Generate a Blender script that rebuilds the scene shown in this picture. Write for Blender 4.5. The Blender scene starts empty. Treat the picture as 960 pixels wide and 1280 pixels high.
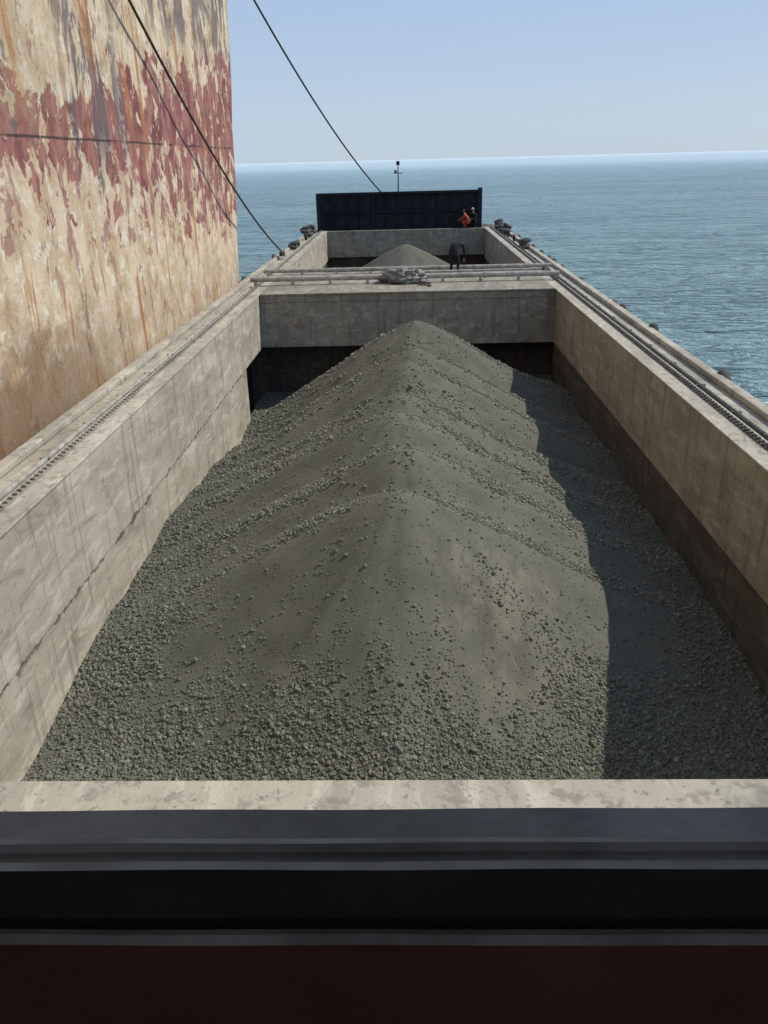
import bpy, bmesh, math, random
import numpy as np
from mathutils import Vector, Matrix
random.seed(4); rng=np.random.default_rng(7)
C=7.3                      # eye height above the sea
scene=bpy.context.scene
scene.view_settings.view_transform='Standard'; scene.view_settings.look='None'; scene.view_settings.exposure=0

# ------------------------------------------------------------------ node helper
class NT:
    def __init__(s,name):
        s.m=bpy.data.materials.new(name); s.m.use_nodes=True
        s.t=s.m.node_tree; s.t.nodes.clear()
        s.out=s.t.nodes.new('ShaderNodeOutputMaterial')
        s.b=s.t.nodes.new('ShaderNodeBsdfPrincipled'); s.t.links.new(s.b.outputs[0],s.out.inputs[0])
        s.b.inputs['Roughness'].default_value=.85
        s.b.inputs['Specular IOR Level'].default_value=.25
        s.geo=s.t.nodes.new('ShaderNodeNewGeometry')
    def L(s,a,b): s.t.links.new(a,b)
    def setin(s,sock,v):
        if hasattr(v,'is_output'): s.L(v,sock)
        elif isinstance(v,(tuple,list)):
            sock.default_value=tuple(v)+((1,) if len(v)==3 and len(sock.default_value)==4 else ())
        else: sock.default_value=v
    def pos(s,sc=(1,1,1),off=(0,0,0)):
        n=s.t.nodes.new('ShaderNodeMapping'); s.L(s.geo.outputs['Position'],n.inputs[0])
        n.inputs['Scale'].default_value=sc; n.inputs['Location'].default_value=off; return n.outputs[0]
    def noise(s,vec,scale=1,detail=6,rough=.6,dist=0,col=False):
        n=s.t.nodes.new('ShaderNodeTexNoise'); s.L(vec,n.inputs['Vector'])
        n.inputs['Scale'].default_value=scale; n.inputs['Detail'].default_value=detail
        n.inputs['Roughness'].default_value=rough; n.inputs['Distortion'].default_value=dist
        return n.outputs['Color' if col else 'Fac']
    def vor(s,vec,scale=1):
        n=s.t.nodes.new('ShaderNodeTexVoronoi'); s.L(vec,n.inputs['Vector']); n.inputs['Scale'].default_value=scale
        return n
    def math(s,op,a,b=0,c=0,clamp=False):
        n=s.t.nodes.new('ShaderNodeMath'); n.operation=op; n.use_clamp=clamp
        s.setin(n.inputs[0],a); s.setin(n.inputs[1],b); s.setin(n.inputs[2],c); return n.outputs[0]
    def ramp(s,v,a,b,c=0.,d=1.,smooth=True):
        n=s.t.nodes.new('ShaderNodeMapRange'); n.interpolation_type='SMOOTHSTEP' if smooth else 'LINEAR'
        s.L(v,n.inputs[0]); n.inputs[1].default_value=a; n.inputs[2].default_value=b
        n.inputs[3].default_value=c; n.inputs[4].default_value=d; return n.outputs[0]
    def mix(s,f,a,b,mode='MIX'):
        n=s.t.nodes.new('ShaderNodeMix'); n.data_type='RGBA'; n.blend_type=mode; n.clamp_factor=True
        s.setin(n.inputs[0],f); s.setin(n.inputs[6],a); s.setin(n.inputs[7],b); return n.outputs[2]
    def xyz(s):
        n=s.t.nodes.new('ShaderNodeSeparateXYZ'); s.L(s.geo.outputs['Position'],n.inputs[0]); return n.outputs
    def bump(s,h,strength=.4,dist=.02,prev=None):
        n=s.t.nodes.new('ShaderNodeBump'); s.L(h,n.inputs['Height'])
        n.inputs['Strength'].default_value=strength; n.inputs['Distance'].default_value=dist
        if prev: s.L(prev,n.inputs['Normal'])
        return n.outputs[0]
    def color(s,c): s.setin(s.b.inputs['Base Color'],c)
    def rough(s,c): s.setin(s.b.inputs['Roughness'],c)
    def normal(s,c): s.L(c,s.b.inputs['Normal'])
    def band(s,v,c,w,soft):      # 1 inside |v-c|<w
        d=s.math('ABSOLUTE',s.math('SUBTRACT',v,c)); return s.ramp(d,w,w+soft,1,0)

def simple(name,col,rough=.7,var=.25,scale=6,metal=0):
    m=NT(name); n=m.noise(m.pos(),scale,4,.6)
    dark=tuple(c*(1-var) for c in col); light=tuple(min(1,c*(1+var)) for c in col)
    m.color(m.mix(m.ramp(n,.3,.7),dark,light)); m.rough(rough); m.b.inputs['Metallic'].default_value=metal
    m.normal(m.bump(m.noise(m.pos(),scale*6,3),.25,.01)); return m.m

# worn painted steel of the barge
def worn(name,base,dirt,patch,amt=1.,seamz=None):
    m=NT(name)
    big=m.noise(m.pos((1,.5,1)),.9,4,.65,.4)
    col=m.mix(m.ramp(big,.35,.65),tuple(c*.76 for c in base),base)
    sc=m.noise(m.pos((1,.35,1.6),(3,1,2)),2.2,6,.72,.6)
    col=m.mix(m.math('MULTIPLY',m.ramp(sc,.52,.60),.7*amt),col,patch)
    col=m.mix(m.math('MULTIPLY',m.ramp(sc,.44,.34),.7*amt),col,dirt)
    st=m.noise(m.pos((2.5,2.5,.22),(0,4,1)),2.,4,.65)      # vertical run-down streaks
    col=m.mix(m.math('MULTIPLY',m.ramp(st,.52,.66),.65*amt),col,dirt)
    fl=m.noise(m.pos((1,1,1),(9,2,7)),14,3,.7)
    col=m.mix(m.math('MULTIPLY',m.ramp(fl,.60,.68),.6),col,tuple(c*.6 for c in dirt))
    ru=m.noise(m.pos((1,1,.5),(5,5,5)),1.6,6,.75)
    col=m.mix(m.math('MULTIPLY',m.ramp(ru,.58,.69),.6*amt),col,(.17,.10,.06))
    if seamz is not None:
        z_=m.xyz()[2]
        nn=m.noise(m.pos((1,1.6,.8),(2,2,2)),1.9,6,.72)
        near=m.ramp(m.math('ABSOLUTE',m.math('SUBTRACT',z_,seamz)),.0,.22,.21,-.08)
        spot=m.ramp(m.math('ADD',nn,near),.64,.70)
        col=m.mix(m.math('MULTIPLY',spot,.75),col,(.07,.06,.048))
        ln=m.math('MULTIPLY',m.band(z_,seamz+.035,.012,.02),m.ramp(nn,.36,.46,.25,1))
        col=m.mix(m.math('MULTIPLY',ln,.85),col,(.05,.043,.035))
        sp=m.noise(m.pos((1,.18,3.5),(4,9,1)),1.8,6,.7)
        col=m.mix(m.math('MULTIPLY',m.ramp(sp,.58,.64),.5),col,(.23,.21,.19))
        pr=m.noise(m.pos((1,.5,1.2),(14,9,1)),1.2,7,.75)
        col=m.mix(m.math('MULTIPLY',m.ramp(pr,.55,.62),.45),col,(.36,.29,.25))
    m.color(col); m.rough(.88)
    nb=m.bump(m.noise(m.pos((1,.6,1)),1.2,2),.35,.08)
    m.normal(m.bump(m.noise(m.pos(),25,3,.7),.35,.012,nb)); return m.m
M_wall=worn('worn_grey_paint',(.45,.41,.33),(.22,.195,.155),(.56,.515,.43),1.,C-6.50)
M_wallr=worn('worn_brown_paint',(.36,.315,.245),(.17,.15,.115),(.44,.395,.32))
M_dark=worn('dark_hold_plate',(.11,.095,.078),(.05,.045,.04),(.16,.145,.12))  # darker plate tone: starboard and fore hold sides, recesses, bulkheads, floor, bow
M_end=worn('end_beam_paint',(.31,.295,.245),(.155,.145,.12),(.40,.38,.325))
M_top=worn('coaming_top_paint',(.46,.43,.355),(.22,.20,.165),(.56,.53,.44),1.)
M_hullb=simple('barge_side_black',(.05,.05,.052),.7)
M_rubber=simple('tyre_rubber',(.035,.035,.035),.8)
M_tyre=simple('dusty_tyre_rubber',(.10,.097,.09),.9,.5,6)
M_rail=simple('greasy_rail_steel',(.10,.095,.085),.6,.4,8)
M_pipe=simple('pale_pipe_paint',(.34,.33,.30),.6,.3,5)
M_rope=simple('rope_fibre',(.07,.065,.055),.9)
M_cloth=simple('grey_canvas',(.25,.25,.23),.9,.4,7)
M_navy=worn('navy_bulkhead_paint',(.028,.034,.044),(.014,.016,.02),(.055,.062,.073),.7)

# ------------------------------------------------------------------ object helpers
def link(name,me,mats,parent=None,smooth=False):
    o=bpy.data.objects.new(name,me); scene.collection.objects.link(o)
    for m in (mats if isinstance(mats,(list,tuple)) else [mats]): me.materials.append(m)
    if parent: o.parent=parent
    if smooth: me.polygons.foreach_set('use_smooth',[True]*len(me.polygons))
    return o
def empty(name):
    o=bpy.data.objects.new(name,None); scene.collection.objects.link(o); return o
def bm_obj(name,bm,mats,parent=None,smooth=False):
    me=bpy.data.meshes.new(name); bm.to_mesh(me); bm.free(); return link(name,me,mats,parent,smooth)
def add_box(bm,x0,x1,y0,y1,z0,z1):
    vs=[bm.verts.new(p) for p in [(x0,y0,z0),(x1,y0,z0),(x1,y1,z0),(x0,y1,z0),(x0,y0,z1),(x1,y0,z1),(x1,y1,z1),(x0,y1,z1)]]
    for f in [(0,3,2,1),(4,5,6,7),(0,1,5,4),(1,2,6,5),(2,3,7,6),(3,0,4,7)]: bm.faces.new([vs[i] for i in f])
def boxes(name,lst,mat,parent=None,bevel=.02):
    bm=bmesh.new()
    for b in lst: add_box(bm,*b)
    if bevel: bmesh.ops.bevel(bm,geom=list(bm.edges),offset=bevel,segments=2,affect='EDGES',profile=.5)
    return bm_obj(name,bm,mat,parent)
def add_cyl(bm,p0,p1,r,seg=12,r2=None):
    p0=Vector(p0);p1=Vector(p1);d=p1-p0
    mt=Matrix.Translation((p0+p1)/2)@d.to_track_quat('Z','Y').to_matrix().to_4x4()
    bmesh.ops.create_cone(bm,cap_ends=True,segments=seg,radius1=r,radius2=r if r2 is None else r2,depth=d.length,matrix=mt)
def add_torus(bm,c,R,r,axis='X',n=20,k=8,tilt=0):
    vs=[];rt=Matrix.Rotation(tilt,3,'Y' if axis=='Z' else 'X')
    for i in range(n):
        a=2*math.pi*i/n
        for j in range(k):
            b=2*math.pi*j/k; rr=R+r*math.cos(b); q=r*1.2*math.sin(b)
            p={'X':(q,rr*math.cos(a),rr*math.sin(a)),'Z':(rr*math.cos(a),rr*math.sin(a),q),'Y':(rr*math.cos(a),q,rr*math.sin(a))}[axis]
            vs.append(bm.verts.new(Vector(c)+rt@Vector(p)))
    for i in range(n):
        for j in range(k):
            bm.faces.new([vs[i*k+j],vs[((i+1)%n)*k+j],vs[((i+1)%n)*k+(j+1)%k],vs[i*k+(j+1)%k]])
def tube(name,pts,r,mat,parent=None):
    cu=bpy.data.curves.new(name,'CURVE'); cu.dimensions='3D'; cu.bevel_depth=r; cu.bevel_resolution=2
    sp=cu.splines.new('POLY'); sp.points.add(len(pts)-1)
    for i,p in enumerate(pts): sp.points[i].co=(*p,1)
    cu.materials.append(mat); o=bpy.data.objects.new(name,cu); scene.collection.objects.link(o)
    if parent:o.parent=parent
    return o
def sag(p0,p1,s,n=40):
    p0=Vector(p0);p1=Vector(p1)
    return [p0.lerp(p1,t/n)-Vector((0,0,s*4*(t/n)*(1-t/n))) for t in range(n+1)]

# ------------------------------------------------------------------ BARGE
barge=empty('cargo_barge')
XI,XO,XS=5.5,6.02,6.9
Y0,Y1,Y2,Y3=5.1,31.3,37.4,60.4
for sgn,tag in ((-1,'port'),(1,'starboard')):
    def bx(a,b,*r): 
        a*=sgn;b*=sgn; return (min(a,b),max(a,b),*r)
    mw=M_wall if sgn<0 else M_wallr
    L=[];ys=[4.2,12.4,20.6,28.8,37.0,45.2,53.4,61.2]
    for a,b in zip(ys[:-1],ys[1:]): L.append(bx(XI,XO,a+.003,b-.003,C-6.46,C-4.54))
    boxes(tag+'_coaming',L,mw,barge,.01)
    boxes(tag+'_coaming_cap',[bx(XI-.03,XO+.02,4.2,61.2,C-4.537,C-4.5)],M_top,barge,.01)
    ly=28.0 if sgn<0 else 31.6
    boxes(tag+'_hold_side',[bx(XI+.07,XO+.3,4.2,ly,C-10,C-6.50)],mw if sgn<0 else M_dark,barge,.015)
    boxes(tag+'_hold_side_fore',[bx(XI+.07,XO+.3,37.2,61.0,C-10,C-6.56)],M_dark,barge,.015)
    boxes(tag+'_hold_side_recess',[bx(XO+.36,XS-.2,4.2,61.2,C-10,C-5.0)],M_dark,barge,0)
    boxes(tag+'_side_deck',[bx(XO+.03,XS,2.0,61.5,C-4.9,C-4.66)],M_top if sgn>0 else M_wall,barge,.01)
    boxes(tag+'_deck_edge_bar',[bx(XS-.22,XS+.02,2.0,61.5,C-4.655,C-4.52)],M_top,barge,.03)
    boxes(tag+'_shell',[bx(XS-.18,XS-.02,2.0,61.5,-1.5,C-4.91)],M_hullb,barge,0)
    bm=bmesh.new(); xr=XO-.17
    add_box(bm,*bx(xr-.015,xr+.10,4.3,61,C-4.497,C-4.475))
    y=4.4
    while y<61:
        add_box(bm,*bx(xr+.0,xr+.075,y,y+.07,C-4.474,C-4.44)); y+=.16
    bm_obj(tag+'_hatch_rail',bm,M_rail if sgn>0 else M_end,barge)
    bm=bmesh.new()
    add_cyl(bm,(sgn*(XO+.2),4.5,C-4.58),(sgn*(XO+.2),60.5,C-4.58),.05,10)
    y=5
    while y<60: add_box(bm,*bx(XO+.12,XO+.3,y,y+.08,C-4.657,C-4.55)); y+=2.05
    bm_obj(tag+'_deck_pipe',bm,M_rail if sgn>0 else M_pipe,barge)
    bm=bmesh.new()
    for y in ([49,52,55,57.5] if sgn>0 else [52,56,58]):
        add_cyl(bm,(sgn*(XS-.42),y-.16,C-4.66),(sgn*(XS-.42),y-.16,C-4.32),.06,10)
        add_cyl(bm,(sgn*(XS-.42),y+.16,C-4.66),(sgn*(XS-.42),y+.16,C-4.32),.06,10)
        add_cyl(bm,(sgn*(XS-.42),y-.26,C-4.42),(sgn*(XS-.42),y+.26,C-4.42),.035,8)
    bm_obj(tag+'_bollards',bm,M_rubber,barge,True)
    bm=bmesh.new()
    for y in ([17.6,23.2,26.8,28,33.7,38,40.1,41.6,44,47,50,53,55,57] if sgn>0 else [36,44.8,52]):
        add_torus(bm,(sgn*(XS+.08),y+.5,C-4.70-random.random()*.1),.2,.09)
    bm_obj(tag+'_side_tyres',bm,M_tyre,barge,True)
bm=bmesh.new()
for (x,y,z) in [(-6.6,50,C-4.4),(-6.5,57.2,C-4.3),(-6.7,58.6,C-4.3),(-6.5,60,C-4.3),(6.5,56.3,C-4.4),(6.6,58,C-4.4),(6.45,59.4,C-4.35),(6.6,60.6,C-4.3),(6.6,47.5,C-4.45)]:
    for k in range(3 if random.random()<.5 else 2): add_torus(bm,(x+random.uniform(-.15,.15),y+random.uniform(-.3,.3),z-.12+k*.16),random.uniform(.2,.3),.09,'Z',tilt=random.uniform(-.5,.5))
bm_obj('deck_tyre_heaps',bm,M_tyre,barge,True)
boxes('after_coaming',[(-XI+.035,XI-.035,4.72,5.1,C-9.9,C-4.54)],M_end,barge,.01)
boxes('after_coaming_cap',[(-XI+.035,XI-.035,4.68,5.14,C-4.536,C-4.49)],M_top,barge,.012)
boxes('after_deck',[(-XO,XO,-3,4.66,C-4.9,C-4.7)],M_rail,barge,0)
boxes('end_beam',[(-XI+.003,XI-.003,Y1,Y1+.35,C-6.48,C-4.55)],M_end,barge,.012)
boxes('cross_deck',[(-XI+.034,XI-.034,Y1-.06,Y2+.05,C-4.547,C-4.49)],M_end,barge,.012)
boxes('cross_bulkhead',[(-XO-.3,XO+.3,32.7,36.3,C-10,C-4.6)],M_dark,barge,0)
boxes('fore_hold_after_beam',[(-XI+.003,XI-.003,Y2-.3,Y2,C-6.3,C-4.55)],M_end,barge,.012)
boxes('fore_end_beam',[(-XI+.003,XI-.003,Y3,Y3+.35,C-6.25,C-4.5)],M_end,barge,.012)
boxes('fore_bulkhead',[(-XO,XO,61.1,61.4,C-10,C-4.7)],M_dark,barge,0)
bm=bmesh.new()
add_box(bm,-5.46,5.46,Y1-.05,Y1-.003,C-4.78,C-4.72)
bm_obj('end_beam_rim',bm,M_end,barge)
bm=bmesh.new()
pl=[(-6.9,61.5),(6.9,61.5),(6.6,66),(4.6,70),(0,71.5),(-4.6,70),(-6.6,66)]
top=[bm.verts.new((x,y,C-4.7)) for x,y in pl]; bot=[bm.verts.new((x*.9,61.5+(y-61.5)*.8,-1.5)) for x,y in pl]
bm.faces.new(top)
for i in range(7): bm.faces.new([bot[i],bot[(i+1)%7],top[(i+1)%7],top[i]])
bm_obj('bow_deck',bm,M_dark,barge)
boxes('hold_floor',[(-XO,XO,4.2,61.2,C-10.2,C-10.05)],M_dark,barge,0)
bm=bmesh.new()
bx0,bx1,by,bz0,bz1=-6.0,5.1,61.75,C-4.65,C-2.05
add_box(bm,bx0,bx1,by,by+.12,bz0,bz1)
add_box(bm,bx0,bx1,by-.28,by-.002,bz1-.14,bz1-.004); add_box(bm,bx0,bx1,by-.2,by-.002,bz0+1.25,bz0+1.33)
add_box(bm,bx0,bx1,by-.25,by-.002,bz0,bz0+.15)
n=13
for i in range(n):
    x=bx0+.05+(bx1-bx0-.15)*i/(n-1); w=.05 if i%4 else .1
    add_box(bm,x,x+w,by-.24,by-.004,bz0+.16,bz1-.15)
add_box(bm,bx1+.003,bx1+.25,by-.3,by+.5,bz0,bz1+.12); add_box(bm,bx0-.25,bx0-.003,by-.3,by+.5,bz0,bz1-.02)
add_box(bm,bx0,bx1,by+.2,by+2.2,bz0+.2,bz1-.1)
bm_obj('raised_hatch_bulkhead',bm,M_navy,barge)
bm=bmesh.new()
add_cyl(bm,(-.5,64.2,C-4.6),(-.5,64.2,C-.35),.06,10,.035); add_cyl(bm,(-.85,64.2,C-.9),(-.15,64.2,C-.9),.025,8)
add_box(bm,-.62,-.38,64.08,64.32,C-.36,C-.1); add_box(bm,-.75,-.6,64.1,64.3,C-.9,C-.7)
bm_obj('bow_mast',bm,M_navy,barge)
bm=bmesh.new()
add_cyl(bm,(-6.2,33.6,C-4.25),(6.0,33.6,C-4.25),.10,14)
add_cyl(bm,(-6.2,36.9,C-4.33),(6.2,36.7,C-4.30),.085,14)
add_cyl(bm,(-1.0,35.2,C-4.3),(5.6,35.5,C-4.3),.05,10)
for x in np.linspace(-6,5.9,9):
    add_box(bm,x-.05,x+.05,33.5,33.7,C-4.488,C-4.3); add_box(bm,x-.05,x+.05,36.72,36.92,C-4.488,C-4.36)
for x in (-4.1,-.2,3.1): add_torus(bm,(x,33.6,C-4.25),.105,.03,'X',16,6)
bm_obj('cross_deck_pipes',bm,M_pipe,barge,False)
def lump(name,c,s,mat,seed,parent=None,amp=.35):
    bm=bmesh.new(); bmesh.ops.create_icosphere(bm,subdivisions=4,radius=1)
    from mathutils import noise
    for v in bm.verts:
        k=1+amp*noise.fractal(v.co*2.1+Vector((seed,0,0)),.8,2,4)+.12*abs(noise.noise(v.co*6+Vector((seed,3,1))))
        v.co=Vector((v.co.x*s[0],v.co.y*s[1],v.co.z*s[2]))*k+Vector(c)
    return bm_obj(name,bm,mat,parent,True)
cv=empty('canvas_bundle')
lump('fold_a',(-.25,33.5,C-4.18),(.55,.32,.26),M_cloth,1,cv,.6); lump('fold_b',(.35,33.6,C-4.25),(.4,.3,.22),M_cloth,5,cv,.6)
lump('fold_c',(-.75,33.9,C-4.32),(.35,.3,.14),M_cloth,9,cv,.6); lump('fold_d',(.1,33.3,C-4.36),(.6,.25,.12),M_cloth,12,cv,.6)
tube('lashing',[(-.2+.33*math.cos(a),33.5+.1*math.sin(a*2),C-4.2+.26*math.sin(a)) for a in np.linspace(0,2*math.pi,24)],.02,M_rope,cv)
tube('loose_end',[(.7+.25*math.sin(t*3),33.2-.35*t,C-4.44) for t in np.linspace(0,3,20)],.025,M_rope,cv)

# ------------------------------------------------------------------ GRAVEL
def vnoise(x,y,seed,octv=5,gain=.5):
    out=np.zeros_like(x);amp=1;f=1;tot=0
    for o in range(octv):
        r=np.random.default_rng(seed+o).random((256,256))
        X=x*f+1000;Y=y*f+1000; xi=np.floor(X).astype(int);yi=np.floor(Y).astype(int)
        u=X-xi;v=Y-yi;u=u*u*(3-2*u);v=v*v*(3-2*v)
        a=r[xi%256,yi%256];b=r[(xi+1)%256,yi%256];c=r[xi%256,(yi+1)%256];d=r[(xi+1)%256,(yi+1)%256]
        out+=amp*((a*(1-u)+b*u)*(1-v)+(c*(1-u)+d*u)*v-.5);tot+=amp;amp*=gain;f*=2.03
    return out/tot*2
cones=[(-.22,12.9,4.98,.54),(-.06,14.95,4.90,.545),(-.30,17.2,4.84,.545),(-.16,19.0,4.92,.55),(.06,21.8,4.82,.55),(.16,23.9,4.90,.555),(.28,27.8,4.80,.565)]
def field(x,y,cones,base):
    x=x+.12*vnoise(x*.6,y*.6,50,3); y2=y+.17*vnoise(x*.6+9,y*.6,60,3)
    left=np.clip(-x/4,0,1)*np.clip((y-19)/7,0,1)
    hs=[]
    for (cx,cy,hp,s) in cones:
        dx=x-cx;dy=y2-cy; r=np.sqrt(dx*dx+dy*dy); rq=np.sqrt(dx*dx+dy**2*(1+.20*np.abs(dx))+.10)
        ang=np.arctan2(dy,dx)
        fl=.055*vnoise(ang*5,r*.25,int(cy*10)%90,3)*np.minimum(r,2.2)/2.2
        hs.append(C-hp-s*rq*(1+.13*left)+.018*rq*np.clip(rq-3.4,0,4)*(1-left)+fl)
    hs=np.array(hs); idx=np.argmax(hs,0)
    k=36.; m=hs.max(0); z=m+np.log(np.exp(k*(hs-m)).sum(0))/k
    zb=base+.06*vnoise(x*.5,y*.5,77,4)-.55*left
    z=np.logaddexp(z*4,zb*4)/4
    cxs=np.array([c[0] for c in cones])[idx];cys=np.array([c[1] for c in cones])[idx]
    dxx=x-cxs;dyy=y2-cys
    r=np.hypot(dxx,dyy);ang=np.arctan2(dyy,dxx)
    # fines stay in the chute that faces the discharging end; stones collect behind crests, in valleys and at the toe
    ph=dyy/1.1 if len(cones)>2 else dyy*0
    wv=.35*vnoise(x*.9,y*.3,21,3)
    strip=np.exp(-((ph-.1+wv)/(.40+.14*np.sin(cys*3.1)))**2)*np.clip(np.abs(dxx)/1.2,.3,1)+np.exp(-((ph+1.0)/.18)**2)*.3
    strip=np.where((idx==0)&(dyy<-.6),0,strip)
    lat=np.clip((r-2.8)/3.0,0,1)
    n1=vnoise(ang*4.2,r*.18,31,4);n2=vnoise(x*1.5,y*1.5,40,4)
    first=(idx==0)&(dyy<0)
    coarse=np.where(first,.06+.8*lat**1.1+.5*n1+.3*n2, .0+.75*strip*(1-.2*lat)+.45*lat**1.2+.38*n1+.32*n2)
    return z,np.clip(coarse,0,1)
def gravel(name,x0,x1,y0,y1,step,cones,base,mat,nst,parent=None):
    nx=int((x1-x0)/step)+1;ny=int((y1-y0)/step)+1
    gx,gy=np.meshgrid(np.linspace(x0,x1,nx),np.linspace(y0,y1,ny))
    z,co=field(gx,gy,cones,base)
    z=z+.012*vnoise(gx*3,gy*3,90,5,.6)*(.4+co)
    V=np.stack([gx,gy,z],-1).reshape(-1,3)
    i=np.arange(nx*ny).reshape(ny,nx)
    F=np.stack([i[:-1,:-1],i[:-1,1:],i[1:,1:],i[1:,:-1]],-1).reshape(-1,4)
    tone=np.full(len(V),.5);cf=co.reshape(-1)
    xs=rng.uniform(x0,x1,nst*4);q=rng.random(nst*4)**2.0; ys=y0+1.2+(y1-y0-1.2)*q
    zz,cc=field(xs,ys,cones,base)
    keep=rng.random(len(xs))<(.05+.95*np.clip((cc-.12)*1.35,0,1)**1.3)
    xs,ys,zz,cc=[a[keep][:nst] for a in (xs,ys,zz,cc)]; n=len(xs)
    size=np.clip(np.exp(rng.normal(math.log(.0135),.44,n))*(.75+.6*cc),.0065,.046)
    size*=1+.55*np.clip((ys-12)/14,0,1)
    bm=bmesh.new(); bmesh.ops.create_icosphere(bm,subdivisions=1,radius=1)
    iv=np.array([v.co[:] for v in bm.verts]); fi=np.array([[v.index for v in f.verts] for f in bm.faces]); bm.free()
    nv=len(iv)
    P=iv[None]*rng.uniform(.72,1.25,(n,nv,1))*rng.uniform(.65,1.25,(n,1,3))
    a=rng.uniform(0,6.28,n);ca,sa=np.cos(a),np.sin(a);b=rng.uniform(0,6.28,n);cb,sb=np.cos(b),np.sin(b)
    X=P[...,0]*ca[:,None]-P[...,1]*sa[:,None];Yv=P[...,0]*sa[:,None]+P[...,1]*ca[:,None];Z=P[...,2]
    X2=X*cb[:,None]+Z*sb[:,None];Z2=-X*sb[:,None]+Z*cb[:,None]
    S=np.stack([X2,Yv,Z2],-1)*size[:,None,None]+np.stack([xs,ys,zz+size*.3],-1)[:,None,:]
    SF=(fi[None]+(np.arange(n)*nv)[:,None,None]+len(V)).reshape(-1,3)
    allV=np.concatenate([V,S.reshape(-1,3)])
    tone=np.concatenate([tone,np.repeat(np.clip(rng.normal(.57,.2,n),0,1),nv)])
    cf=np.concatenate([cf,np.repeat(np.ones(n),nv)])
    me=bpy.data.meshes.new(name)
    me.vertices.add(len(allV)); me.vertices.foreach_set('co',allV.astype(np.float32).ravel())
    nl=F.size+SF.size; me.loops.add(nl); me.loops.foreach_set('vertex_index',np.concatenate([F.ravel(),SF.ravel()]).astype(np.int32))
    npoly=len(F)+len(SF); me.polygons.add(npoly)
    st=np.concatenate([np.arange(len(F))*4,len(F)*4+np.arange(len(SF))*3]).astype(np.int32)
    me.polygons.foreach_set('loop_start',st); me.update(calc_edges=True)
    for nm,arr in (('tone',tone),('coarse',cf)):
        at=me.attributes.new(nm,'FLOAT','POINT'); at.data.foreach_set('value',arr.astype(np.float32))
    sm=np.zeros(npoly,bool); sm[:len(F)]=True; me.polygons.foreach_set('use_smooth',sm)
    return link(name,me,mat,parent)
m=NT('crushed_stone')
def att(nm):
    n=m.t.nodes.new('ShaderNodeAttribute'); n.attribute_name=nm; return n.outputs['Fac']
tone,coarse=att('tone'),att('coarse')
vv=m.vor(m.pos(),46)
col=m.mix(coarse,(.108,.110,.088),(.218,.224,.177))
sv=m.t.nodes.new('ShaderNodeSeparateColor'); m.L(vv.outputs['Color'],sv.inputs[0])
col=m.mix(m.math('MULTIPLY',coarse,m.ramp(sv.outputs[0],0,1,0,.5)),col,(.105,.108,.09))
col=m.mix(m.ramp(tone,.5,1.,0,.55),col,(.38,.38,.31)); col=m.mix(m.ramp(tone,.5,0.,0,.5),col,(.085,.088,.075))
x_,y_,z_=m.xyz()
dm=m.math('MULTIPLY',m.band(x_,1.3,.4,1.1),m.band(y_,11.0,.5,1.7))
dn=m.noise(m.pos((2.2,.9,.9),(1,1,1)),1.3,5,.7)
col=m.mix(m.math('MULTIPLY',dm,m.ramp(dn,.38,.66,0,.5)),col,(.30,.275,.21))
col=m.mix(m.ramp(m.noise(m.pos((1,1,1)),.8,5,.7),.40,.68,0,.3),col,(.20,.19,.14))
m.color(col); m.rough(.95)
hgt=m.math('MULTIPLY',m.math('SUBTRACT',1,vv.outputs['Distance']),m.math('ADD',coarse,.2))
nb=m.bump(hgt,.9,.014); m.normal(m.bump(m.noise(m.pos(),95,3,.75),.6,.010,nb))
M_grav=m.m
gravel('gravel_pile',-XI-.35,XI+.6,6.8,32.65,.05,cones,C-8.05,M_grav,170000)
g2=[(-.1,54.5,4.75,.52),(-.6,58,5.4,.5)]
gravel('gravel_pile',-XI-.04,XI+.04,37.5,61.0,.09,g2,C-8.6,M_grav,5000)

# ------------------------------------------------------------------ SHIP HULL
ship=empty('rusty_cargo_ship')
XH=-7.25
m=NT('peeling_hull_paint'); x_,y_,z_=m.xyz()
zr=m.math('SUBTRACT',z_,C)
chip=m.noise(m.pos((.001,.9,1)),.95,8,.66,.4); chip2=m.noise(m.pos((.001,1,1),(0,31,5)),2.0,7,.68,.2)
cream=m.mix(m.ramp(m.noise(m.pos((.001,1,1),(0,3,3)),.8,5,.65),.38,.62),(.68,.57,.41),(.54,.42,.27))
cream=m.mix(m.ramp(chip2,.54,.59,0,.75),cream,(.76,.70,.58))
cream=m.mix(m.ramp(chip2,.42,.35,0,.6),cream,(.38,.26,.15))
cen=m.ramp(y_,13,38,0,.75,False); wid=m.ramp(y_,13,38,.9,2.9,False)
dz=m.math('SUBTRACT',zr,cen)
rel=m.math('DIVIDE',dz,wid)
e=m.math('ADD',m.math('ABSOLUTE',rel),m.math('MULTIPLY',m.math('SUBTRACT',chip,.5),3.8))
belt=m.ramp(e,.95,1.03,1,0)
mar=m.mix(m.ramp(m.noise(m.pos((.001,1,.6),(0,8,1)),1.4,5,.7),.38,.62),(.20,.065,.065),(.38,.18,.155))
fn=m.noise(m.pos((.001,1,.8),(0,13,2)),1.5,8,.68,.3)
flake=m.ramp(fn,.50,.53,0,1)
loss=m.ramp(rel,.55,-.75,.15,1.)
fk=m.ramp(m.math('ADD',fn,m.math('MULTIPLY',m.math('MULTIPLY',loss,m.ramp(y_,18,30,1,.5)),.18)),.59,.62,0,.92)
col=m.mix(m.math('MULTIPLY',belt,m.math('SUBTRACT',1,fk)),cream,mar)
fl2=m.ramp(m.noise(m.pos((.001,1,.6),(0,43,9)),1.1,8,.68,.3),.57,.595)
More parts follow.
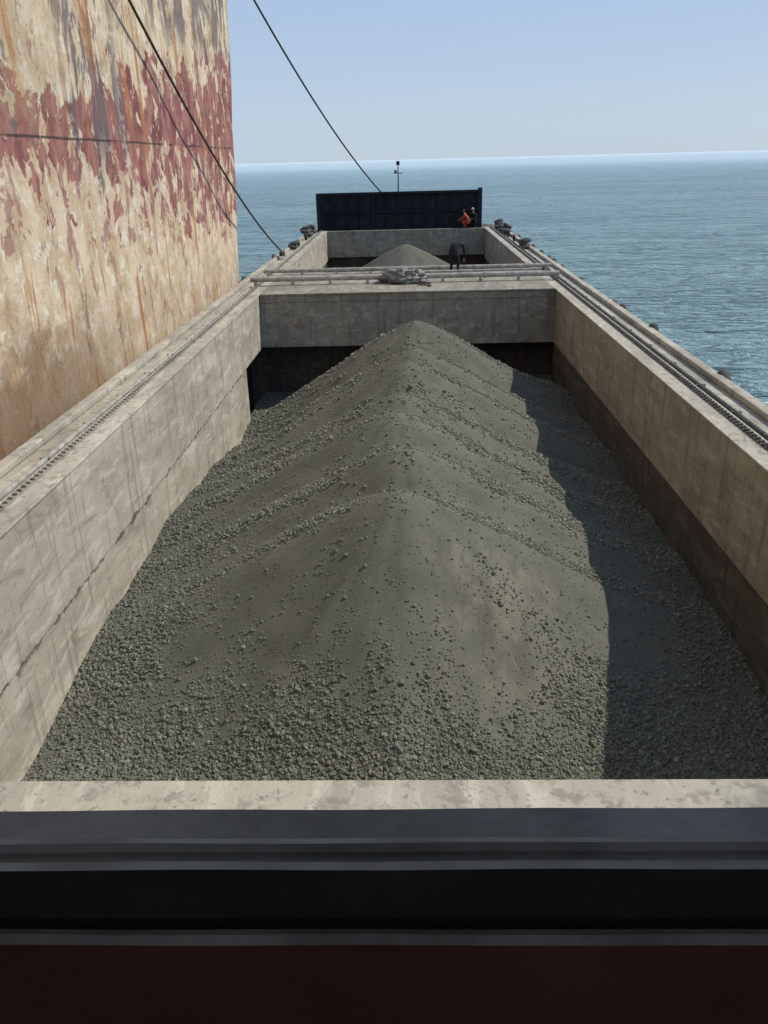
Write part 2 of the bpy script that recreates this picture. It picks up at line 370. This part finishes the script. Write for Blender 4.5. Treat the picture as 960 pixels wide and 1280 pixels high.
col=m.mix(m.math('MULTIPLY',m.math('MULTIPLY',m.ramp(rel,-3.2,-1.0,.3,1),fl2),.75),col,(.31,.15,.13))
# remains of blue-grey topside paint
gr=m.ramp(m.noise(m.pos((.001,.9,.34),(0,21,4)),1.1,7,.70,.3),.485,.525)
up=m.math('MAXIMUM',m.math('MULTIPLY',m.ramp(zr,3.2,4.2),m.ramp(y_,24,28)),m.math('MULTIPLY',m.band(y_,21.5,1.5,1.0),m.ramp(zr,-.5,.9)))
col=m.mix(m.math('MULTIPLY',m.math('MULTIPLY',gr,up),.82),col,(.125,.11,.12))
br=m.math('MULTIPLY',m.ramp(zr,.3,1.3),m.ramp(y_,20,16))
col=m.mix(m.math('MULTIPLY',br,m.ramp(chip,.42,.6,.25,.75)),col,(.33,.26,.16))
gr2=m.ramp(m.noise(m.pos((.001,1.1,.6),(0,2,14)),1.3,7,.70,.3),.605,.635)
col=m.mix(m.math('MULTIPLY',gr2,.75),col,(.145,.135,.135))
# rust streaks running down
st=m.noise(m.pos((.001,1.9,.16),(0,1,2)),1.0,5,.62,.15)
col=m.mix(m.ramp(st,.58,.65,0,.85),col,(.42,.18,.055))
st2=m.noise(m.pos((.001,3.0,.2),(0,51,2)),1.4,5,.68,.1)
col=m.mix(m.ramp(st2,.60,.69,0,.75),col,(.15,.10,.07))
st3=m.noise(m.pos((.001,4.5,.3),(0,71,2)),1.8,4,.65,.1)
col=m.mix(m.ramp(st3,.58,.72,0,.5),col,(.34,.21,.12))
col=m.mix(m.ramp(m.noise(m.pos((.001,1,1),(0,61,2)),5,5,.78),.62,.68,0,.7),col,(.16,.09,.055))
gl=m.ramp(y_,15,24,1,.25)
col=m.mix(m.math('MULTIPLY',gl,m.ramp(m.math('ADD',zr,m.math('MULTIPLY',chip,3.2)),-.9,-2.2,0,.85)),col,(.18,.11,.06))
def seam(v,c,w): return m.band(v,c,w,w)
wob=m.math('ADD',zr,m.math('MULTIPLY',m.noise(m.pos((.001,.6,.1)),1.,2),.06))
sm_=m.math('MULTIPLY',seam(wob,.62,.018),m.ramp(m.noise(m.pos((.001,.6,.1),(0,5,0)),1.,2),.38,.5))
col=m.mix(m.math('MULTIPLY',sm_,.85),col,(.05,.035,.03))
fr=m.math('PINGPONG',y_,3.1); vs=m.ramp(fr,.0,.035,1,0)
col=m.mix(m.math('MULTIPLY',vs,.3),col,(.12,.08,.05))
m.color(col); m.rough(.8)
nb=m.bump(m.math('ADD',m.math('MULTIPLY',flake,.5),chip2),.5,.03)
nb=m.bump(m.noise(m.pos((.001,.5,.5)),.8,2),.6,.15,nb)
m.normal(nb); M_ship=m.m
bm=bmesh.new(); NZ=60; rows=[]
for k in range(NZ+1):
    z=-1+27*k/NZ; ye=37.6+.27*(z-C)
    row=[]
    prof=[(-7.25,y) for y in np.linspace(-40,ye,70)]
    for a in np.linspace(.06,math.pi/2,16): prof.append((XH-3.4*(1-math.cos(a)),ye+3.0*math.sin(a)))
    prof.append((-24,ye+4.2)); prof.append((-24,-40))
    for (x,y) in prof:
        dx=.05*math.sin(y*.9+z*.3)*math.sin(z*.8)*(1 if x>-7.3 else 0)
        row.append(bm.verts.new((x+dx,y,z)))
    rows.append(row)
for k in range(NZ):
    for j in range(len(rows[0])-1): bm.faces.new([rows[k][j],rows[k][j+1],rows[k+1][j+1],rows[k+1][j]])
bm.faces.new(rows[-1])
bm_obj('shell_plating',bm,M_ship,ship,True)
bm=bmesh.new()
for k in range(3): add_cyl(bm,(-7.1,-30,C+12+k*3),(-7.1,20,C+12+k*3),.05,8)
bm_obj('rubbing_strakes',bm,M_rail,ship)

# ------------------------------------------------------------------ ROPES
r1=empty('mooring_rope'); tube('line',sag((-7.15,38.2,C+8.2),(-1.7,61.6,C-2.05),.75),.045,M_rope,r1)
r2=empty('mooring_rope'); tube('line',sag((-7.0,21.0,C+5.6),(-6.5,44.8,C-4.25),.9),.04,M_rope,r2)
tube('turns',[(-6.48+.12*math.cos(a),44.8+.3*math.sin(a),C-4.5+.012*a) for a in np.linspace(0,20,80)],.035,M_rope,r2)

# ------------------------------------------------------------------ WHEELHOUSE around the viewer
wh=empty('wheelhouse')
M_frame=simple('grey_window_frame',(.36,.37,.36),.5,.2,9)
M_int=simple('dark_brown_panel',(.075,.034,.025),.6,.2,4)
M_seal=simple('black_rubber_seal',(.025,.025,.025),.7)
M_oldf=simple('dark_frame_paint',(.17,.175,.165),.6,.3,7)
prof=[(.70,-1.1,0),(.70,-.66,3),(.672,-.626,3),(.622,-.616,0),(.617,-.6175,3),(.616,-.628,3),(.605,-.629,0),(.596,-.6305,1),(.594,-.692,1),(.580,-.693,1),(.578,-.689,3),(.572,-.689,3),(.569,-.70,2),(.565,-.82,2),(.50,-.83,2),(.50,-1.3,2)]
bm=bmesh.new(); NX=60
grid=[[bm.verts.new((-1.1+2.2*i/NX,y+.0004*math.sin(i*.7+y*90),C+z+.0004*math.sin(i*.6+z*60)+.004*(-1.1+2.2*i/NX))) for i in range(NX+1)] for (y,z,_) in prof]
for j in range(len(prof)-1):
    for i in range(NX):
        f=bm.faces.new([grid[j][i],grid[j][i+1],grid[j+1][i+1],grid[j+1][i]]); f.material_index=prof[j][2]
bm_obj('window_sill',bm,[M_frame,M_seal,M_int,M_oldf],wh)
boxes('window_jambs',[(-1.16,-1.1,.5,.72,C-1.2,C+.75),(1.1,1.16,.5,.72,C-1.2,C+.75)],M_frame,wh,.005)
boxes('front_wall',[(-2.4,-1.163,.52,.68,C-2.6,C-.6),(1.163,2.4,.52,.68,C-2.6,C-.6),(-2.4,2.4,.53,.69,C+.753,C+.95),(-2.4,-2.3,.52,.68,C-.597,C+.75),(2.3,2.4,.52,.68,C-.597,C+.75),(-1.095,1.095,.54,.69,C-2.6,C-1.12)],M_int,wh,0)
sb=[]
for s in (-1,1):
    a,b=sorted((s*2.403,s*2.5))
    sb+=[(a,b,-2.5,.7,C-2.6,C-.6),(a,b,-2.5,-2.3,C-.597,C+.95),(a,b,.5,.7,C-.597,C+.95)]
sb+=[(-2.4,2.4,-2.5,-2.4,C-2.6,C-.6),(-2.4,-2.2,-2.5,-2.4,C-.597,C+.95),(2.2,2.4,-2.5,-2.4,C-.597,C+.95)]
boxes('side_and_back_walls',sb,M_int,wh,0)  # unseen walls, left open above sill height to let sky light in
boxes('roof',[(-2.6,2.6,-2.6,1.5,C+.953,C+1.05)],M_frame,wh,0)  # unseen roof; brim lengthened forward to keep sun off the sill
boxes('floor',[(-2.39,2.39,-2.39,.5,C-1.75,C-1.65)],M_int,wh,0)
boxes('deckhouse',[(-3.2,3.2,-6,.45,C-4.69,C-2.62)],M_top,wh,.02)

# ------------------------------------------------------------------ SEA
m=NT('sea_water'); x_,y_,z_=m.xyz()
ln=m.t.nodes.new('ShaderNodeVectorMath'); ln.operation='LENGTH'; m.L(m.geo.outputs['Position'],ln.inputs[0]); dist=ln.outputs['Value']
pat=m.noise(m.pos((.012,.05,0)),1,5,.6,.5)
pat2=m.noise(m.pos((.25,.9,0),(7,7,0)),1,4,.65,.5)
col=m.mix(m.ramp(pat,.38,.62),(.150,.300,.315),(.225,.390,.400))
col=m.mix(m.ramp(pat2,.45,.65,0,.5),col,(.105,.215,.235))
col=m.mix(m.ramp(dist,40,1000,0,.93,False),col,(.47,.595,.655))  # these two mixes paint aerial haze into the water colour by distance
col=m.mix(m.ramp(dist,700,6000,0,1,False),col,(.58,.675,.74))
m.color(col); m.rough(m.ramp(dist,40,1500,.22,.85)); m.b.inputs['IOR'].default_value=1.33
m.L(m.ramp(dist,100,4000,.5,.05),m.b.inputs['Specular IOR Level'])
w1=m.noise(m.pos((.10,.30,0)),1,3,.55,.8); w2=m.noise(m.pos((.7,1.6,0),(3,3,0)),1,4,.62,.6)
fade=m.ramp(dist,30,900,1,.4)
nb=m.bump(m.math('MULTIPLY',w1,fade),1.,3.8); nb=m.bump(m.math('MULTIPLY',w2,fade),1.,1.3,nb); m.normal(nb)
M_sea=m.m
bm=bmesh.new(); R=30000
hx0,hx1,hy0,hy1=-6.75,6.75,2.1,66
X=[-R,-2000,-200,hx0,hx1,200,2000,R];Yg=[-R,-500,hy0,hy1,300,2500,R]
G=[[bm.verts.new((x,y,0)) for x in X] for y in Yg]
for j in range(len(Yg)-1):
    for i in range(len(X)-1):
        if X[i]==hx0 and Yg[j]==hy0: continue
        bm.faces.new([G[j][i],G[j][i+1],G[j+1][i+1],G[j+1][i]])
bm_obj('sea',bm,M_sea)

# ------------------------------------------------------------------ PEOPLE
def figure(name,loc,rotz,J,E,regions,mats,head,facing,hair_mat,skin_mat,helmet=None,scale=1.):
    root=empty(name); root.location=loc; root.rotation_euler=(0,0,rotz); root.scale=(scale,)*3
    names=list(J); me=bpy.data.meshes.new(name+'_sk')
    verts=[Vector(J[k][:3]) for k in names]; rad=[J[k][3] for k in names]; edges=[(names.index(a),names.index(b)) for a,b in E]
    for s in ('l','r'):
        h=Vector(J['hand_'+s][:3]); w=Vector(J['elbow_'+s][:3]); d=(h-w).normalized()
        side=d.cross(Vector((0,1,0.2))).normalized(); up=side.cross(d).normalized()
        hi=names.index('hand_'+s)
        for q,(o,l) in enumerate([(-.03,.07),(-.01,.085),(.01,.08),(.03,.06)]):
            verts.append(h+d*.05+side*o); rad.append(.011); a=len(verts)-1; edges.append((hi,a))
            verts.append(h+d*(.05+l*.5)+side*o*1.1-up*.012); rad.append(.010); edges.append((a,a+1))
            verts.append(h+d*(.05+l*.85)+side*o*1.1-up*.035); rad.append(.008); edges.append((a+1,a+2))
        verts.append(h+d*.02+side*.05*(1 if s=='l' else -1)); rad.append(.012); a=len(verts)-1; edges.append((hi,a))
        verts.append(h+d*.055+side*.065*(1 if s=='l' else -1)); rad.append(.009); edges.append((a,a+1))
    me.from_pydata([v[:] for v in verts],edges,[]); ob=bpy.data.objects.new(name+'_sk',me); scene.collection.objects.link(ob)
    md=ob.modifiers.new('s','SKIN'); 
    for i,r in enumerate(rad):
        me.skin_vertices[0].data[i].radius=(r,r); me.skin_vertices[0].data[i].use_root=(i==0)
    md2=ob.modifiers.new('u','SUBSURF'); md2.levels=2; md2.render_levels=2
    dg=bpy.context.evaluated_depsgraph_get(); nm=bpy.data.meshes.new_from_object(ob.evaluated_get(dg))
    bpy.data.objects.remove(ob)
    for mm in mats: nm.materials.append(mm)
    pts=[(verts[names.index(k)],regions[k]) for k in names]
    pts+=[(verts[i],0) for i in range(len(names),len(verts))]
    for a,b in E:
        for t in (.25,.5,.75): pts.append((Vector(J[a][:3]).lerp(Vector(J[b][:3]),t),regions[a] if t<.6 else regions[b]))
    for p in nm.polygons:
        p.material_index=min(pts,key=lambda q:(q[0]-p.center).length_squared)[1]; p.use_smooth=True
    o=bpy.data.objects.new('body',nm); scene.collection.objects.link(o); o.parent=root
    hc=Vector(head); f=Vector(facing).normalized(); rt=f.cross(Vector((0,0,1))).normalized(); u=rt.cross(f).normalized()
    Mx=Matrix((( rt.x,f.x,u.x,hc.x),(rt.y,f.y,u.y,hc.y),(rt.z,f.z,u.z,hc.z),(0,0,0,1)))
    bm=bmesh.new(); bmesh.ops.create_uvsphere(bm,u_segments=20,v_segments=16,radius=1)
    for v in bm.verts:
        c=v.co; w=1-.22*max(0,-c.z); n_=0
        if c.y>.8 and abs(c.x)<.25 and -.35<c.z<.1: n_=.02
        v.co=Vector((c.x*.075*w,c.y*.095*w+n_+(.01 if c.z<-.5 and c.y>0 else 0),c.z*.115))
    for sx in (-1,1):
        bmesh.ops.create_uvsphere(bm,u_segments=8,v_segments=6,radius=.022,matrix=Matrix.Translation((sx*.076,-.005,-.005))@Matrix.Diagonal((.4,.8,1.3,1)))
    bmesh.ops.transform(bm,matrix=Mx,verts=bm.verts); h=bm_obj('head',bm,skin_mat,root,True)
    bm=bmesh.new()
    for sx in (-1,1): bmesh.ops.create_uvsphere(bm,u_segments=8,v_segments=6,radius=.011,matrix=Matrix.Translation((sx*.03,.084,.005)))
    add_box(bm,-.025,.025,.082,.09,-.055,-.048)
    bmesh.ops.transform(bm,matrix=Mx,verts=bm.verts); bm_obj('eyes_and_mouth',bm,M_rubber,root)
    bm=bmesh.new(); bmesh.ops.create_uvsphere(bm,u_segments=20,v_segments=14,radius=1)
    bmesh.ops.delete(bm,geom=[v for v in bm.verts if v.co.z<(.25 if v.co.y>.1 else -.35)],context='VERTS')
    k=1.22 if helmet else 1.08
    for v in bm.verts: v.co=Vector((v.co.x*.078*k,v.co.y*.098*k-.006,v.co.z*.118*k))
    bmesh.ops.transform(bm,matrix=Mx,verts=bm.verts); bm_obj('safety_helmet' if helmet else 'hair',bm,helmet or hair_mat,root,True)
    return root
E=[('pelvis','belly'),('belly','chest'),('chest','neck'),('neck','headb'),
   ('chest','sh_l'),('sh_l','elbow_l'),('elbow_l','wrist_l'),('wrist_l','hand_l'),('chest','sh_r'),('sh_r','elbow_r'),('elbow_r','wrist_r'),('wrist_r','hand_r'),
   ('pelvis','hip_l'),('hip_l','knee_l'),('knee_l','ankle_l'),('ankle_l','toe_l'),('pelvis','hip_r'),('hip_r','knee_r'),('knee_r','ankle_r'),('ankle_r','toe_r')]
REG={'pelvis':2,'belly':1,'chest':1,'neck':0,'headb':0,'sh_l':1,'sh_r':1,'elbow_l':1,'elbow_r':1,'wrist_l':1,'wrist_r':1,'hand_l':0,'hand_r':0,
     'hip_l':2,'hip_r':2,'knee_l':2,'knee_r':2,'ankle_l':2,'ankle_r':2,'toe_l':3,'toe_r':3}
M_skin=simple('brown_skin',(.28,.15,.09),.6,.1,10); M_hair=simple('black_hair',(.015,.013,.012),.6)
M_blk=simple('dark_navy_cloth',(.022,.026,.038),.9,.3,9); M_trs=simple('dark_trousers',(.03,.03,.035),.9,.3,9)
M_org=simple('orange_red_coverall',(.42,.08,.045),.85,.2,9); M_boot=simple('boots',(.02,.018,.016),.6); M_helm=simple('pale_blue_helmet',(.35,.45,.55),.4,.1)
for mm in (M_blk,M_trs):
    mm.node_tree.nodes['Principled BSDF'].inputs['Specular IOR Level'].default_value=.05
bent={'pelvis':(0,-.20,.90,.135),'belly':(0,-.03,1.02,.135),'chest':(0,.20,1.08,.145),'neck':(0,.36,1.06,.06),'headb':(0,.43,1.03,.06),
 'sh_l':(-.185,.24,1.06,.075),'elbow_l':(-.23,.34,.80,.05),'wrist_l':(-.16,.46,.60,.035),'hand_l':(-.14,.50,.53,.032),
 'sh_r':(.185,.24,1.06,.075),'elbow_r':(.24,.30,.79,.05),'wrist_r':(.17,.42,.58,.035),'hand_r':(.15,.46,.51,.032),
 'hip_l':(-.1,-.18,.84,.105),'knee_l':(-.14,.0,.48,.07),'ankle_l':(-.14,-.08,.09,.05),'toe_l':(-.15,.12,.045,.042),
 'hip_r':(.1,-.18,.84,.105),'knee_r':(.13,.02,.48,.07),'ankle_r':(.14,-.04,.09,.05),'toe_r':(.16,.16,.045,.042)}
figure('worker',(2.05,35.95,C-4.49),math.radians(-30),bent,E,REG,[M_skin,M_blk,M_trs,M_boot],(0,.50,1.02),(0,.6,-.8),M_hair,M_skin,None,1.1)
crouch={'pelvis':(0,-.18,.36,.14),'belly':(0,-.10,.54,.13),'chest':(0,.04,.76,.145),'neck':(0,.12,.92,.06),'headb':(0,.14,.98,.06),
 'sh_l':(-.185,.06,.80,.075),'elbow_l':(-.24,.26,.62,.05),'wrist_l':(-.14,.44,.54,.035),'hand_l':(-.11,.50,.52,.032),
 'sh_r':(.185,.06,.80,.075),'elbow_r':(.24,.24,.60,.05),'wrist_r':(.12,.42,.48,.035),'hand_r':(.10,.48,.45,.032),
 'hip_l':(-.1,-.16,.34,.11),'knee_l':(-.2,.25,.46,.075),'ankle_l':(-.16,.0,.09,.05),'toe_l':(-.18,.2,.045,.042),
 'hip_r':(.1,-.16,.34,.11),'knee_r':(.2,.26,.44,.075),'ankle_r':(.16,.0,.09,.05),'toe_r':(.18,.2,.045,.042)}
figure('worker',(4.2,60.6,C-4.49),math.radians(70),crouch,E,REG,[M_skin,M_org,M_org,M_boot],(0,.18,1.06),(0,1,-.25),M_hair,M_skin,None,1.05)
figure('worker',(4.75,61.0,C-4.49),math.radians(150),crouch,E,REG,[M_skin,M_blk,M_trs,M_boot],(0,.18,1.06),(0,1,-.25),M_hair,M_skin,M_helm,1.1)

# ------------------------------------------------------------------ LIGHT, SKY, CAMERA
sd=Vector((.72,.22,.80)).normalized(); el=math.asin(sd.z)
w=bpy.data.worlds.new('World'); scene.world=w; w.use_nodes=True; nt=w.node_tree
sky=nt.nodes.new('ShaderNodeTexSky'); sky.sky_type='NISHITA'; sky.sun_disc=False; sky.sun_elevation=el; sky.sun_rotation=math.atan2(sd.x,sd.y)
sky.air_density=1.0; sky.dust_density=.5; sky.ozone_density=2.0; sky.altitude=0
# marine haze: whitish low down, bluer overhead
tc=nt.nodes.new('ShaderNodeTexCoord'); sp=nt.nodes.new('ShaderNodeSeparateXYZ'); nt.links.new(tc.outputs['Generated'],sp.inputs[0])
rp=nt.nodes.new('ShaderNodeValToRGB'); nt.links.new(sp.outputs[2],rp.inputs[0])
cr=rp.color_ramp; cr.elements[0].position=0; cr.elements[0].color=(.53,.645,.775,1); cr.elements[1].position=1; cr.elements[1].color=(.22,.34,.56,1)
e1=cr.elements.new(.05); e1.color=(.51,.63,.79,1); e2=cr.elements.new(.17); e2.color=(.42,.56,.80,1)
sc_=nt.nodes.new('ShaderNodeVectorMath'); sc_.operation='SCALE'; sc_.inputs['Scale'].default_value=10.; nt.links.new(rp.outputs[0],sc_.inputs[0])
hz=nt.nodes.new('ShaderNodeMix'); hz.data_type='RGBA'; hz.inputs[0].default_value=.85
nt.links.new(sky.outputs[0],hz.inputs[6]); nt.links.new(sc_.outputs[0],hz.inputs[7])
bg=nt.nodes['Background']; bg.inputs[1].default_value=.1; nt.links.new(hz.outputs[2],bg.inputs[0])
sun=bpy.data.lights.new('sun','SUN'); sun.energy=3.6; sun.angle=math.radians(.6); sun.color=(1,.93,.83)
so=bpy.data.objects.new('sun',sun); scene.collection.objects.link(so); so.rotation_euler=sd.to_track_quat('Z','Y').to_euler(); so.location=(30,0,40)

cam=bpy.data.cameras.new('camera'); co=bpy.data.objects.new('camera',cam); scene.collection.objects.link(co); scene.camera=co
cam.sensor_fit='VERTICAL'; cam.sensor_height=36; cam.lens=36*1030/1280; cam.clip_start=.05; cam.clip_end=80000
th=math.radians(23.13);ps=math.radians(1.92);ro=math.radians(1.5)
f=Vector((-math.sin(ps)*math.cos(th),math.cos(ps)*math.cos(th),-math.sin(th)))
r=f.cross(Vector((0,0,1))).normalized();u=r.cross(f)
r2_=r*math.cos(ro)-u*math.sin(ro);u2=u*math.cos(ro)+r*math.sin(ro)
co.matrix_world=Matrix(((r2_.x,u2.x,-f.x,0),(r2_.y,u2.y,-f.y,0),(r2_.z,u2.z,-f.z,C),(0,0,0,1)))
